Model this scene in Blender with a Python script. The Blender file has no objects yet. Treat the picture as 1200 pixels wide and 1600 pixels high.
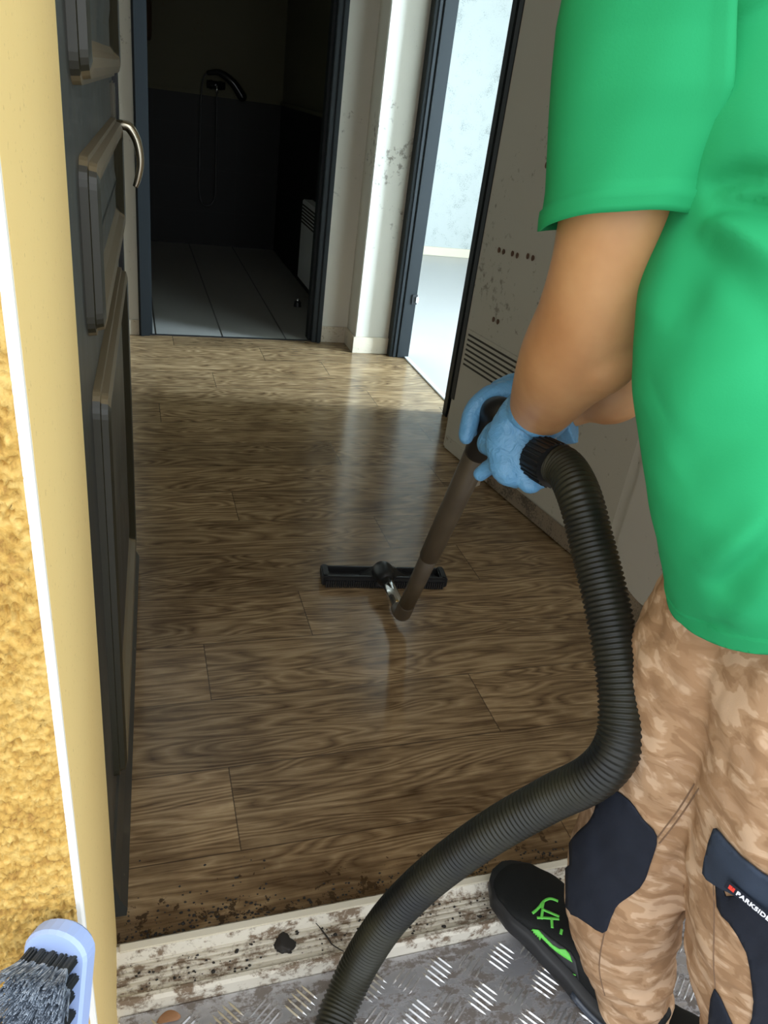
import bpy, bmesh, math, random
from mathutils import Vector, Matrix, noise
from mathutils.bvhtree import BVHTree
from mathutils.geometry import delaunay_2d_cdt
random.seed(7)
SC = bpy.context.scene
COL = SC.collection
PI = math.pi

# ------------------------------------------------------------------ camera
# axes of the camera written in world coordinates (X right, Y into the hall, Z up), from the vanishing points
CR = Matrix(((0.95122899, -0.03056941, 0.30696729), (-0.282, -0.487, 0.826), (0.124, -0.873, -0.472)))
def V(*a): return Vector(a)
cx = V(0.95122899, -0.28167, 0.12415).normalized()        # image right
cz = V(0.30696729, 0.8260, -0.4722); cz = (cz - cx * cz.dot(cx)).normalized()   # view direction
cy = cz.cross(cx).normalized()                            # image down
CAMH = 1.2
cam = bpy.data.cameras.new('camera'); camo = bpy.data.objects.new('camera', cam); COL.objects.link(camo)
cam.sensor_fit = 'VERTICAL'; cam.sensor_height = 32; cam.lens = 32 * 1200 / 1600
cam.clip_start = 0.02; cam.clip_end = 100
M4 = Matrix((( cx.x, -cy.x, -cz.x, 0), (cx.y, -cy.y, -cz.y, 0), (cx.z, -cy.z, -cz.z, CAMH), (0, 0, 0, 1)))
camo.matrix_world = M4
SC.camera = camo
CAMP = V(0, 0, CAMH)
def P(px, py, d):            # point seen at (px, py) at depth d
    return CAMP + (cx * ((px - 600) / 1200) + cy * ((py - 800) / 1200) + cz) * d

# ------------------------------------------------------------------ world, lights, exposure
w = bpy.data.worlds.new('world'); SC.world = w; w.use_nodes = True
nt = w.node_tree; bg = nt.nodes['Background']
tc = nt.nodes.new('ShaderNodeTexCoord'); sx = nt.nodes.new('ShaderNodeSeparateXYZ'); rp = nt.nodes.new('ShaderNodeValToRGB')
nt.links.new(tc.outputs['Generated'], sx.inputs[0]); nt.links.new(sx.outputs['Z'], rp.inputs[0]); nt.links.new(rp.outputs[0], bg.inputs[0])
rp.color_ramp.elements[0].position = 0.0; rp.color_ramp.elements[0].color = (.80, .86, .92, 1)
rp.color_ramp.elements[1].position = 0.6; rp.color_ramp.elements[1].color = (.92, .96, 1, 1)
bg.inputs[1].default_value = 2.1
def area(name, loc, rot, sx_, sy_, power, col=(1, 1, 1)):
    l = bpy.data.lights.new(name, 'AREA'); l.shape = 'RECTANGLE'; l.size = sx_; l.size_y = sy_; l.energy = power; l.color = col
    o = bpy.data.objects.new(name, l); COL.objects.link(o); o.location = loc; o.rotation_euler = rot; return o
# daylight entering the bright room by its tall window in the far right wall
area('window_daylight', (4.36, 2.42, 1.15), (0, math.radians(90), 0), 2.1, .60, 540, (.64, .83, 1))
SC.view_settings.view_transform = 'Standard'; SC.view_settings.look = 'None'
SC.view_settings.gamma = 1; SC.view_settings.use_curve_mapping = False
SC.view_settings.exposure = 0.35

# ------------------------------------------------------------------ material helpers
def mat(name, col=(.5, .5, .5), rough=.6, metal=0, spec=.5):
    m = bpy.data.materials.new(name); m.use_nodes = True
    b = m.node_tree.nodes['Principled BSDF']
    b.inputs['Base Color'].default_value = (*col, 1); b.inputs['Roughness'].default_value = rough
    b.inputs['Metallic'].default_value = metal; b.inputs['Specular IOR Level'].default_value = spec
    return m
class N:                      # small node-building wrapper
    def __init__(s, m): s.m = m; s.t = m.node_tree; s.b = s.t.nodes['Principled BSDF']
    def n(s, k, **kw):
        o = s.t.nodes.new(k)
        for a, v in kw.items(): setattr(o, a, v)
        return o
    def l(s, a, b): s.t.links.new(a, b)
    def obj(s, scale=(1, 1, 1), rot=(0, 0, 0), loc=(0, 0, 0)):
        t = s.n('ShaderNodeTexCoord'); m = s.n('ShaderNodeMapping')
        m.inputs['Scale'].default_value = scale; m.inputs['Rotation'].default_value = rot; m.inputs['Location'].default_value = loc
        s.l(t.outputs['Object'], m.inputs[0]); return m.outputs[0]
    def noise(s, vec, scale, detail=4, rough=.55, dist=0):
        t = s.n('ShaderNodeTexNoise'); t.inputs['Scale'].default_value = scale; t.inputs['Detail'].default_value = detail
        t.inputs['Roughness'].default_value = rough; t.inputs['Distortion'].default_value = dist
        if vec: s.l(vec, t.inputs['Vector'])
        return t.outputs['Fac']
    def ramp(s, fac, stops, mode='LINEAR'):
        r = s.n('ShaderNodeValToRGB'); r.color_ramp.interpolation = mode; e = r.color_ramp.elements
        while len(e) < len(stops): e.new(.5)
        for i, (p, c) in enumerate(stops):
            e[i].position = p
            e[i].color = (*c, 1) if isinstance(c, tuple) else (c, c, c, 1)
        s.l(fac, r.inputs[0]); return r.outputs[0]
    def math(s, op, a, b=None, c=None):
        m = s.n('ShaderNodeMath', operation=op)
        for i, v in enumerate((a, b, c)):
            if v is None: continue
            if isinstance(v, (int, float)): m.inputs[i].default_value = v
            else: s.l(v, m.inputs[i])
        return m.outputs[0]
    def mix(s, fac, a, b, mode='MIX'):
        m = s.n('ShaderNodeMix', data_type='RGBA', blend_type=mode)
        for i, v in ((0, fac), (6, a), (7, b)):
            if isinstance(v, (int, float)): m.inputs[i].default_value = v
            elif isinstance(v, tuple): m.inputs[i].default_value = (*v, 1)
            else: s.l(v, m.inputs[i])
        return m.outputs[2]
    def bump(s, h, strength=.3, dist=.01):
        b = s.n('ShaderNodeBump'); b.inputs['Strength'].default_value = strength; b.inputs['Distance'].default_value = dist
        s.l(h, b.inputs['Height']); s.l(b.outputs[0], s.b.inputs['Normal'])
    def color(s, c): s.l(c, s.b.inputs['Base Color'])
    def rough(s, c): s.l(c, s.b.inputs['Roughness'])

# ------------------------------------------------------------------ object helpers
def link(name, me, m=None, parent=None, smooth=False):
    o = bpy.data.objects.new(name, me); COL.objects.link(o)
    if m is not None: me.materials.append(m)
    if smooth:
        for p in me.polygons: p.use_smooth = True
    if parent: o.parent = parent
    return o
def frombm(name, bm, m, parent=None, smooth=False):
    me = bpy.data.meshes.new(name); bmesh.ops.recalc_face_normals(bm, faces=bm.faces); bm.to_mesh(me); bm.free()
    return link(name, me, m, parent, smooth)
def tag(o, label, cat, group=None):
    o['label'] = label; o['category'] = cat
    if group: o['group'] = group
    return o
def struct(o): o['kind'] = 'structure'; return o
def empty(name, loc=(0, 0, 0)):
    o = bpy.data.objects.new(name, None); COL.objects.link(o); o.location = loc; o.empty_display_size = .05
    return o
def keep(o, parent):          # parent while keeping the place in the world
    o.parent = parent; o.matrix_parent_inverse = parent.matrix_basis.inverted(); return o
def addbox(bm, lo, hi, bev=0):
    t = bmesh.new(); bmesh.ops.create_cube(t, size=1)
    for v in t.verts:
        v.co = V(*[(lo[i] + hi[i]) / 2 + v.co[i] * (hi[i] - lo[i]) for i in range(3)])
    if bev: bmesh.ops.bevel(t, geom=t.edges[:], offset=bev, segments=2, affect='EDGES')
    me = bpy.data.meshes.new('t'); t.to_mesh(me); t.free(); bm.from_mesh(me); bpy.data.meshes.remove(me)
def box(name, lo, hi, m, parent=None, bev=0):
    bm = bmesh.new(); addbox(bm, lo, hi, bev); return frombm(name, bm, m, parent)
def catmull(pts, n):
    out = []
    L = len(pts)
    for i in range(L - 1):
        p0 = pts[max(i - 1, 0)]; p1 = pts[i]; p2 = pts[i + 1]; p3 = pts[min(i + 2, L - 1)]
        for k in range(n):
            t = k / n
            out.append(tuple(.5 * (2 * b + (c - a) * t + (2 * a - 5 * b + 4 * c - d) * t * t + (3 * b - a - 3 * c + d) * t ** 3) for a, b, c, d in zip(p0, p1, p2, p3)))
    out.append(tuple(pts[-1])); return out
def addtube(bm, pts, rads, seg=16, caps=True, flat=1.0, up=None):
    """tube through pts with a radius per point; flat squashes it along the local 'up'"""
    pts = [Vector(p) for p in pts]; n = len(pts); rings = []
    if isinstance(rads, (int, float)): rads = [rads] * n
    nrm = None
    for i in range(n):
        t = (pts[min(i + 1, n - 1)] - pts[max(i - 1, 0)])
        t = t.normalized() if t.length > 1e-9 else V(0, 0, 1)
        if nrm is None:
            a = Vector(up) if up is not None else (V(0, 0, 1) if abs(t.z) < .9 else V(1, 0, 0))
            nrm = (a - t * a.dot(t)).normalized()
        else:
            nrm = (nrm - t * nrm.dot(t)).normalized()
        bi = t.cross(nrm)
        rings.append([bm.verts.new(pts[i] + (nrm * math.cos(2 * PI * k / seg) * flat + bi * math.sin(2 * PI * k / seg)) * rads[i]) for k in range(seg)])
    for a, b in zip(rings, rings[1:]):
        for k in range(seg): bm.faces.new((a[k], a[(k + 1) % seg], b[(k + 1) % seg], b[k]))
    if caps:
        bm.faces.new(rings[0][::-1]); bm.faces.new(rings[-1])
    return rings
def capsule(bm, pts, rads, seg=14, up=None, flat=1.0):
    """tube with rounded ends"""
    pts = [Vector(p) for p in pts]; a = (pts[0] - pts[1]).normalized(); b = (pts[-1] - pts[-2]).normalized()
    P0, R0, P1, R1 = [], [], [], []
    for k in (0, 1, 2, 3):
        th = PI / 2 * k / 4
        P0.append(pts[0] + a * rads[0] * math.cos(th)); R0.append(max(rads[0] * math.sin(th), rads[0] * .05))
    for k in (3, 2, 1, 0):
        th = PI / 2 * k / 4
        P1.append(pts[-1] + b * rads[-1] * math.cos(th)); R1.append(max(rads[-1] * math.sin(th), rads[-1] * .05))
    addtube(bm, P0 + pts + P1, R0 + list(rads) + R1, seg, True, flat, up)
def smoothpath(pts, rads, n=6):
    q = catmull([(*p, r) for p, r in zip(pts, rads)], n)
    return [V(*x[:3]) for x in q], [x[3] for x in q]
def loft(bm, rings, caps=True):
    R = [[bm.verts.new(p) for p in r] for r in rings]; s = len(R[0])
    for a, b in zip(R, R[1:]):
        for k in range(s): bm.faces.new((a[k], a[(k + 1) % s], b[(k + 1) % s], b[k]))
    if caps: bm.faces.new(R[0][::-1]); bm.faces.new(R[-1])
    return R
def mods(o, voxel=None, smooth=0, disp=None, sub=0):
    if voxel:
        r = o.modifiers.new('r', 'REMESH'); r.mode = 'VOXEL'; r.voxel_size = voxel; r.use_smooth_shade = True
    if smooth:
        s = o.modifiers.new('s', 'SMOOTH'); s.iterations = smooth; s.factor = .5
    if disp:
        for (size, strength) in disp:
            t = bpy.data.textures.new('t', 'CLOUDS'); t.noise_scale = size; t.noise_depth = 2
            d = o.modifiers.new('d', 'DISPLACE'); d.texture = t; d.strength = strength; d.texture_coords = 'GLOBAL'; d.mid_level = .5
    if sub:
        s = o.modifiers.new('u', 'SUBSURF'); s.levels = sub; s.render_levels = sub
    return o
def bake(o):                  # turn the modifiers into plain mesh
    bpy.context.view_layer.update()
    dg = bpy.context.evaluated_depsgraph_get(); ev = o.evaluated_get(dg)
    me = bpy.data.meshes.new_from_object(ev); o.modifiers.clear()
    old = o.data; o.data = me
    for p in me.polygons: p.use_smooth = True
    return o
def bvh(*objs):
    vs, fs = [], []
    for o in objs:
        b = len(vs); mw = o.matrix_world
        vs += [mw @ v.co for v in o.data.vertices]; fs += [[b + i for i in p.vertices] for p in o.data.polygons]
    return BVHTree.FromPolygons(vs, fs)
def inpoly(x, y, poly):
    c = False
    for i in range(len(poly)):
        x1, y1 = poly[i]; x2, y2 = poly[i - 1]
        if (y1 > y) != (y2 > y) and x < (x2 - x1) * (y - y1) / (y2 - y1) + x1: c = not c
    return c
def patch(name, tree, poly, m, parent, step=6, off=.0015, thick=.0015, d0=.3, curve=2):
    """a piece of cloth or print laid on a surface: an outline given in viewing directions, dropped on the surface"""
    pl = list(poly)
    if curve:
        q = catmull([(*p,) for p in pl + pl[:1]], curve); pl = q[:-1]
    den = []
    for i in range(len(pl)):
        a = Vector(pl[i]); b = Vector(pl[(i + 1) % len(pl)]); k = max(1, int((b - a).length / step))
        for j in range(k): den.append(tuple(a.lerp(b, j / k)))
    xs = [p[0] for p in den]; ys = [p[1] for p in den]; pts = [Vector(p) for p in den]; nb = len(pts)
    x = min(xs)
    while x < max(xs):
        y = min(ys)
        while y < max(ys):
            if inpoly(x, y, den) and min((x - p[0]) ** 2 + (y - p[1]) ** 2 for p in den) > (step * .5) ** 2: pts.append(V(x, y).to_2d() if False else Vector((x, y)))
            y += step
        x += step
    vv, _, ff, *_r = delaunay_2d_cdt(pts, [(i, (i + 1) % nb) for i in range(nb)], [list(range(nb))], 1, 1e-4)
    bm = bmesh.new(); vs = []
    for p in vv:
        d = (P(p[0], p[1], 1) - CAMP).normalized()
        h = tree.ray_cast(CAMP + d * .2, d)
        if h[0] is None: vs.append(None)
        else:
            nn = h[1] if h[1].dot(d) < 0 else -h[1]
            vs.append(bm.verts.new(h[0] + nn * off))
    for f in ff:
        if all(vs[i] is not None for i in f):
            q = [vs[i] for i in f]
            zz = [v.co for v in q]
            if max((a - b).length for a in zz for b in zz) < .06:
                try: bm.faces.new(q)
                except ValueError: pass
    for v in [v for v in bm.verts if not v.link_faces]: bm.verts.remove(v)
    o = frombm(name, bm, m, parent, True)
    s = o.modifiers.new('s', 'SOLIDIFY'); s.thickness = thick; s.offset = 0
    return o

# ------------------------------------------------------------------ materials
def floor_mat():
    m = mat('oak_laminate', rough=.25); k = N(m)
    t = k.n('ShaderNodeTexCoord'); sp = k.n('ShaderNodeSeparateXYZ'); k.l(t.outputs['Object'], sp.inputs[0])
    X, Y = sp.outputs['X'], sp.outputs['Y']
    W = .1945; Y0 = .905 - W * 2
    r = k.math('DIVIDE', k.math('SUBTRACT', Y, Y0), W); row = k.math('FLOOR', r)
    xs = [.5, .775, .158, .755, .143, .41, .95, .735, .3, 1.06, .722, 1.15, .1, 1.03, .348, .9, .621, .2, .8, .45, 1.1, .3, .65, .05]
    off = k.ramp(k.math('DIVIDE', k.math('ADD', row, .5), len(xs)), [(i / len(xs), x / 1.22) for i, x in enumerate(xs)], 'CONSTANT')
    p = k.math('SUBTRACT', k.math('DIVIDE', X, 1.22), off)
    pid = k.math('FLOOR', p)
    wn = k.n('ShaderNodeTexWhiteNoise', noise_dimensions='2D')
    cb = k.n('ShaderNodeCombineXYZ'); k.l(row, cb.inputs[0]); k.l(pid, cb.inputs[1]); k.l(cb.outputs[0], wn.inputs['Vector'])
    rnd = wn.outputs['Value']
    # seams
    fy = k.math('FRACT', r); fx = k.math('FRACT', p)
    ey = k.math('MULTIPLY', k.math('MINIMUM', fy, k.math('SUBTRACT', 1, fy)), W)
    ex = k.math('MULTIPLY', k.math('MINIMUM', fx, k.math('SUBTRACT', 1, fx)), 1.22)
    e = k.math('MINIMUM', ey, ex); seam = k.math('LESS_THAN', e, .0012)
    # grain coordinates, shifted per plank
    cg = k.n('ShaderNodeCombineXYZ'); k.l(k.math('ADD', X, k.math('MULTIPLY', rnd, 37.0)), cg.inputs[0])
    k.l(k.math('ADD', Y, k.math('MULTIPLY', rnd, 11.0)), cg.inputs[1])
    mp = k.n('ShaderNodeMapping'); mp.inputs['Scale'].default_value = (1.0, 6.5, 1); k.l(cg.outputs[0], mp.inputs[0])
    big = k.noise(mp.outputs[0], 1.7, 2, .5, .3)                  # slow field: contour lines of it are the cathedrals
    rings = k.math('FRACT', k.math('MULTIPLY', big, 17.0))
    rings = k.math('ABSOLUTE', k.math('SUBTRACT', k.math('MULTIPLY', rings, 2), 1))
    mp2 = k.n('ShaderNodeMapping'); mp2.inputs['Scale'].default_value = (5, 110, 1); k.l(cg.outputs[0], mp2.inputs[0])
    fine = k.noise(mp2.outputs[0], 2.2, 5, .65, .4)
    mp3 = k.n('ShaderNodeMapping'); mp3.inputs['Scale'].default_value = (1.2, 14, 1); k.l(cg.outputs[0], mp3.inputs[0])
    mid = k.noise(mp3.outputs[0], 2.0, 4, .6, .8)
    g = k.math('ADD', k.math('MULTIPLY', rings, .22), k.math('ADD', k.math('MULTIPLY', fine, .5), k.math('MULTIPLY', mid, .42)))
    c = k.ramp(g, [(.36, (.078, .044, .020)), (.50, (.205, .130, .064)), (.62, (.315, .208, .107)), (.78, (.47, .335, .185))])
    tone = k.math('ADD', .82, k.math('MULTIPLY', rnd, .36))
    tn = k.n('ShaderNodeCombineColor'); [k.l(tone, tn.inputs[i]) for i in range(3)]
    c = k.mix(1, c, tn.outputs[0], 'MULTIPLY')
    c = k.mix(k.math('MULTIPLY', seam, .7), c, (.02, .014, .01))
    # dirt washed up along the threshold
    dn = k.noise(t.outputs['Object'], 26, 8, .72, .3)
    band = k.n('ShaderNodeMapRange'); k.l(Y, band.inputs['Value'])
    band.inputs['From Min'].default_value = .74; band.inputs['From Max'].default_value = 1.02; band.inputs['To Min'].default_value = .30; band.inputs['To Max'].default_value = 0
    dm = k.math('GREATER_THAN', k.math('ADD', dn, k.math('MULTIPLY', band.outputs[0], .9)), .79)
    c = k.mix(k.math('MULTIPLY', dm, .85), c, (.022, .013, .007))
    st = k.noise(t.outputs['Object'], 5, 4, .6)
    stm = k.math('MULTIPLY', k.ramp(k.math('ADD', st, k.math('MULTIPLY', band.outputs[0], .9)), [(.50, 0.), (.78, 1.)]), .6)
    c = k.mix(stm, c, (.055, .027, .008))
    k.color(c)
    wet = k.noise(t.outputs['Object'], 2.2, 3)
    k.rough(k.math('ADD', k.math('ADD', .07, k.math('MULTIPLY', fine, .13)), k.math('MULTIPLY', wet, .10)))
    h = k.math('SUBTRACT', k.math('MULTIPLY', g, .3), seam)
    k.bump(h, .12, .001)
    return m
def plaster(name, base, dirt, thr=.6, scale=3.0, bump=.15, mottle=.12, rough=.85):
    m = mat(name, base, rough); k = N(m); v = k.obj()
    a = k.noise(v, scale, 6, .6, .4); b = k.noise(v, scale * 14, 5, .7)
    sp = k.ramp(k.math('ADD', k.math('MULTIPLY', a, .45), k.math('MULTIPLY', b, .55)), [(thr, 0.), (thr + .06, 1.)])
    c = k.mix(k.math('MULTIPLY', a, mottle * 2), base, tuple(x * .72 for x in base))
    c = k.mix(k.math('MULTIPLY', sp, .75), c, dirt); k.color(c); k.bump(b, bump, .004); return m
M = {}
M['floor'] = floor_mat()
M['floor_glare'] = plaster('glare_lightened_laminate', (.42, .40, .38), (.25, .24, .24), .62, 3, .02, .1, .3)  # window glare on this floor is put into the lighter base colour
M['wall'] = plaster('mouldy_plaster', (.62, .58, .49), (.16, .13, .10), .575, 2.2)
M['wall_r'] = plaster('grey_beige_plaster', (.60, .54, .44), (.16, .11, .07), .57, 2.6)
M['wall_b'] = plaster('spotted_white_plaster', (.46, .47, .44), (.22, .23, .21), .545, 8, .2, .05)
M['ceil'] = mat('ceiling_white', (.6, .58, .52), .9)
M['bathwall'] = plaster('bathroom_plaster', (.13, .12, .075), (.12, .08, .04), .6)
M['frame'] = mat('anthracite_paint', (.0095, .0125, .0135), .55, 0, .3)
M['frame_dark'] = mat('black_gasket', (.010, .010, .010), .5)
M['base'] = plaster('stained_skirting', (.60, .51, .38), (.22, .14, .08), .56, 6, .2, .3, .6)
M['rot'] = plaster('rotten_skirting', (.26, .19, .12), (.04, .027, .015), .50, 12, .5, .3, .7)
M['leaf'] = plaster('mouldy_door_paint', (.47, .42, .325), (.15, .11, .07), .565, 2.6, .05, .12, .55)
M['cream'] = mat('cream_paint', (.62, .54, .40), .6)
M['slot'] = mat('slot_dark', (.035, .026, .016), .8)
M['white'] = mat('white_enamel', (.74, .76, .76), .35)
M['strip'] = mat('white_strip', (.8, .8, .78), .3)
M['chrome'] = mat('chrome', (.75, .75, .75), .12, 1)
M['dullchrome'] = mat('dull_chrome', (.10, .10, .10), .5, .8)
M['steel'] = mat('worn_brass_chrome', (.55, .49, .38), .22, 1)
M['black'] = mat('black_plastic', (.012, .012, .012), .38)
M['black_gloss'] = mat('black_gloss', (.01, .01, .011), .15)
def tile(name, col, grout, sx_, sy_, axes, rough=.25, w=.003):
    m = mat(name, col, rough); k = N(m); t = k.n('ShaderNodeTexCoord'); sp = k.n('ShaderNodeSeparateXYZ'); k.l(t.outputs['Object'], sp.inputs[0])
    a, b = sp.outputs[axes[0]], sp.outputs[axes[1]]
    def edge(v, s, o):
        f = k.math('FRACT', k.math('DIVIDE', k.math('ADD', v, o), s)); return k.math('MULTIPLY', k.math('MINIMUM', f, k.math('SUBTRACT', 1, f)), s)
    e = k.math('LESS_THAN', k.math('MINIMUM', edge(a, sx_[0], sx_[1]), edge(b, sy_[0], sy_[1])), w)
    n = k.noise(t.outputs['Object'], 4, 4)
    c = k.mix(k.math('MULTIPLY', n, .35), col, tuple(x * .7 for x in col))
    k.color(k.mix(e, c, grout)); return m
M['tile_floor'] = tile('grey_floor_tile', (.30, .29, .26), (.02, .018, .012), (.335, .215), (6, 3), (0, 1), .35, .004)
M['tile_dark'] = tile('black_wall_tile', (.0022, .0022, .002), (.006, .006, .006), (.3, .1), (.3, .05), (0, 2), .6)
def stucco():
    m = mat('yellow_roughcast', (.80, .50, .12), .75); k = N(m); v = k.obj()
    a = k.noise(v, 130, 5, .6, .3); b = k.noise(v, 18, 4, .6)
    k.color(k.ramp(k.math('ADD', k.math('MULTIPLY', a, .6), k.math('MULTIPLY', b, .4)), [(.34, (.32, .16, .03)), (.46, (.56, .335, .072)), (.60, (.72, .49, .15))]))
    k.bump(a, .5, .003); return m
M['stucco'] = stucco()
def yellow():
    m = mat('smooth_yellow_render', (.84, .60, .22), .7); k = N(m); v = k.obj()
    a = k.noise(v, 5, 4); s = k.ramp(k.noise(v, 210, 3, .6), [(.66, 0.), (.72, 1.)])
    c = k.mix(k.math('MULTIPLY', a, .5), (.94, .71, .30), (.86, .58, .19)); k.color(k.mix(k.math('MULTIPLY', s, .5), c, (.35, .2, .06))); k.bump(k.noise(v, 90, 3), .08, .002); return m
M['yellow'] = yellow()
M['bead'] = mat('white_corner_bead', (.93, .92, .86), .5)
def dirty_alu(name, base, dirt, amt, rough, metal):
    m = mat(name, base, rough, metal); k = N(m); v = k.obj(); v2 = k.obj((1, 3, 1))
    a = k.noise(v2, 16, 8, .7, .4); b = k.noise(v, 60, 6, .75)
    f = k.ramp(k.math('ADD', k.math('MULTIPLY', a, .6), k.math('MULTIPLY', b, .4)), [(amt, 0.), (amt + .07, .9)])
    k.color(k.mix(f, base, dirt)); k.l(k.math('MULTIPLY', k.math('SUBTRACT', 1, f), metal), k.b.inputs['Metallic'])
    k.rough(k.math('ADD', rough, k.math('MULTIPLY', f, .4))); k.bump(f, .3, .001); return m
M['thresh'] = dirty_alu('dirty_cream_threshold', (.66, .62, .53), (.14, .085, .045), .485, .5, 0)
M['rib'] = dirty_alu('cream_rib', (.72, .67, .55), (.25, .17, .10), .60, .45, 0)
M['plate'] = dirty_alu('worn_aluminium_plate', (.50, .50, .53), (.13, .105, .085), .475, .38, .65)
M['bar'] = dirty_alu('polished_tread_bars', (.62, .62, .62), (.22, .18, .14), .57, .3, .85)
M['ground'] = plaster('grey_terrace', (.30, .28, .25), (.15, .14, .12), .6)

# ------------------------------------------------------------------ the hall shell
XR, YB, YP = 1.33, 3.98, 3.81                    # right wall, bathroom wall, pillar front
Zc = 2.5
struct(box('floor', (-1.3, .745, -.05), (1.395, 3.99, 0), M['floor']))
struct(box('floor', (1.395, .9, -.05), (4.6, 6.8, -.001), M['floor_glare'])).name = 'floor_bright_room'
struct(box('floor', (-.9, 3.99, -.05), (1.3, 6.6, -.002), M['tile_floor'])).name = 'floor_bathroom'
struct(box('ceiling', (-1.3, .43, Zc), (4.6, 6.9, Zc + .1), M['ceil']))
# bathroom wall with its door opening X .04..0.965
bm = bmesh.new()
addbox(bm, (-1.3, YB, 0), (.045, YB + .1, Zc)); addbox(bm, (.96, YB, 0), (1.12, YB + .1, Zc)); addbox(bm, (.045, YB, 2.08), (.96, YB + .1, Zc))
struct(frombm('wall_back', bm, M['wall']))
# pillar/boxing beside the bright doorway
struct(box('wall_pier', (1.115, YP, 0), (1.40, YB + .1, Zc), M['wall'], bev=.004))
# right wall with doorway to the bright room Y 2.93..3.76
bm = bmesh.new()
addbox(bm, (XR, 1.60, 0), (1.43, 2.95, Zc)); addbox(bm, (XR - .012, .76, 0), (1.43, 1.60, Zc)); addbox(bm, (XR, 2.95, 2.08), (1.43, YP, Zc))
struct(frombm('wall_right', bm, M['wall_r']))
struct(box('wall_left', (-1.4, .43, 0), (-1.3, 4.1, Zc), M['wall']))
# skirtings
struct(box('baseboard_back', (-1.3, YB - .012, 0), (.04, YB, .075), M['base'], bev=.002))
struct(box('trim_1', (.972, YB - .012, 0), (1.112, YB, .085), M['base'], bev=.002))
struct(box('trim_2', (1.103, YP - .012, 0), (1.115, YB - .012, .085), M['base'], bev=.002))
struct(box('trim_3', (1.103, YP - .014, 0), (1.296, YP, .085), M['base'], bev=.002))
def rotten(y0, y1, name):
    bm = bmesh.new(); n = 60; R = []
    for i in range(n + 1):
        y = y0 + (y1 - y0) * i / n
        h = .062 + .02 * noise.noise(V(y * 9, 3, 0)); t = .014 + .008 * noise.noise(V(y * 14, 7, 1))
        R.append([V(XR, y, 0), V(XR - t - .004, y, 0), V(XR - t, y, h * .6), V(XR - t * .6, y, h), V(XR, y, h)])
    loft(bm, R); return struct(frombm(name, bm, M['rot']))
rotten(1.64, 2.93, 'baseboard_right'); o = rotten(.80, 1.60, 'trim_4'); o.location.x = -.012
# bathroom door frame
bm = bmesh.new()
for a, b in ((.04, .092), (.918, .97)): addbox(bm, (a, YB - .022, 0), (b, YB + .11, 2.06), .003)
addbox(bm, (.04, YB - .022, 2.06), (.97, YB + .11, 2.11), .003)
for a, b in ((.046, .066), (.944, .964)): addbox(bm, (a, YB - .032, 0), (b, YB - .02, 2.08), .003)
for a, b in ((.088, .104), (.906, .92)): addbox(bm, (a, YB + .02, 0), (b, YB + .08, 2.06), .002)
struct(frombm('trim_5', bm, M['frame']))
struct(box('trim_6', (.09, YB - .005, -.002), (.92, YB + .012, .003), M['black']))
# bright doorway frame: far jamb (stepped), near jamb, head
bm = bmesh.new()
addbox(bm, (1.296, 3.752, 0), (1.345, YP + .004, 2.06), .003); addbox(bm, (1.335, 3.742, 0), (1.40, 3.80, 2.06), .003)
addbox(bm, (1.312, 3.745, 0), (1.33, 3.76, 2.06), .003)
addbox(bm, (1.305, 2.92, 0), (1.40, 2.965, 2.06), .003); addbox(bm, (1.305, 2.92, 2.06), (1.40, 3.80, 2.11), .003)
struct(frombm('trim_7', bm, M['frame']))
struct(box('trim_8', (1.375, 2.96, 0), (1.402, 3.745, .007), M['strip'], bev=.003))
sp = empty('lock_keep', (1.388, 3.742, .31)); keep(box('plate', (1.374, 3.737, .285), (1.402, 3.742, .335), M['frame_dark'], bev=.001), sp)
keep(box('keep_pin', (1.394, 3.731, .295), (1.408, 3.738, .325), M['chrome'], bev=.001), sp)
tag(sp, 'small metal lock keep on the dark jamb of the bright doorway', 'lock keep')
# bathroom shell
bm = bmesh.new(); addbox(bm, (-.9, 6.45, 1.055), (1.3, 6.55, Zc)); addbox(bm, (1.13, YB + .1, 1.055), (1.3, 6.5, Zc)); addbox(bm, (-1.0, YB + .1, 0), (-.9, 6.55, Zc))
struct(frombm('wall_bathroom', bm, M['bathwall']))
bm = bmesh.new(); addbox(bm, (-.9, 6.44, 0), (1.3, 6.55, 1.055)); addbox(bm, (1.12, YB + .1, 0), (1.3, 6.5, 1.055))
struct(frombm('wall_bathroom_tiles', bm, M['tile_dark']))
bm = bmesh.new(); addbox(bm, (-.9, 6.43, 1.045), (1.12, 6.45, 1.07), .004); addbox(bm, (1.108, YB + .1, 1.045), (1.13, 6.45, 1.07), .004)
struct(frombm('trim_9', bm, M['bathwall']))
# bright room shell
struct(box('wall_far', (1.12, 6.75, 0), (4.7, 6.85, Zc), M['wall_b']))
struct(box('baseboard_far', (1.4, 6.735, 0), (4.6, 6.75, .075), M['cream'], bev=.002))
bm = bmesh.new(); addbox(bm, (1.30, 4.08, 0), (1.43, 6.75, Zc)); addbox(bm, (1.43, .8, 0), (4.7, .9, Zc))
struct(frombm('wall_bright_room', bm, M['wall_b']))
bm = bmesh.new(); addbox(bm, (4.5, .9, 0), (4.6, 2.1, Zc)); addbox(bm, (4.5, 2.75, 0), (4.6, 6.75, Zc)); addbox(bm, (4.5, 2.1, 2.2), (4.6, 2.75, Zc))
struct(frombm('wall_bright_room_window', bm, M['wall_b']))
bm = bmesh.new()
for a, b, c, d in ((2.1, 2.14, 0, 2.2), (2.71, 2.75, 0, 2.2)): addbox(bm, (4.5, a, c), (4.57, b, d), .004)
addbox(bm, (4.5, 2.1, 2.14), (4.57, 2.75, 2.2), .004); addbox(bm, (4.5, 2.1, 0), (4.57, 2.75, .06), .004)
struct(frombm('window_1', bm, M['white']))

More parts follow.
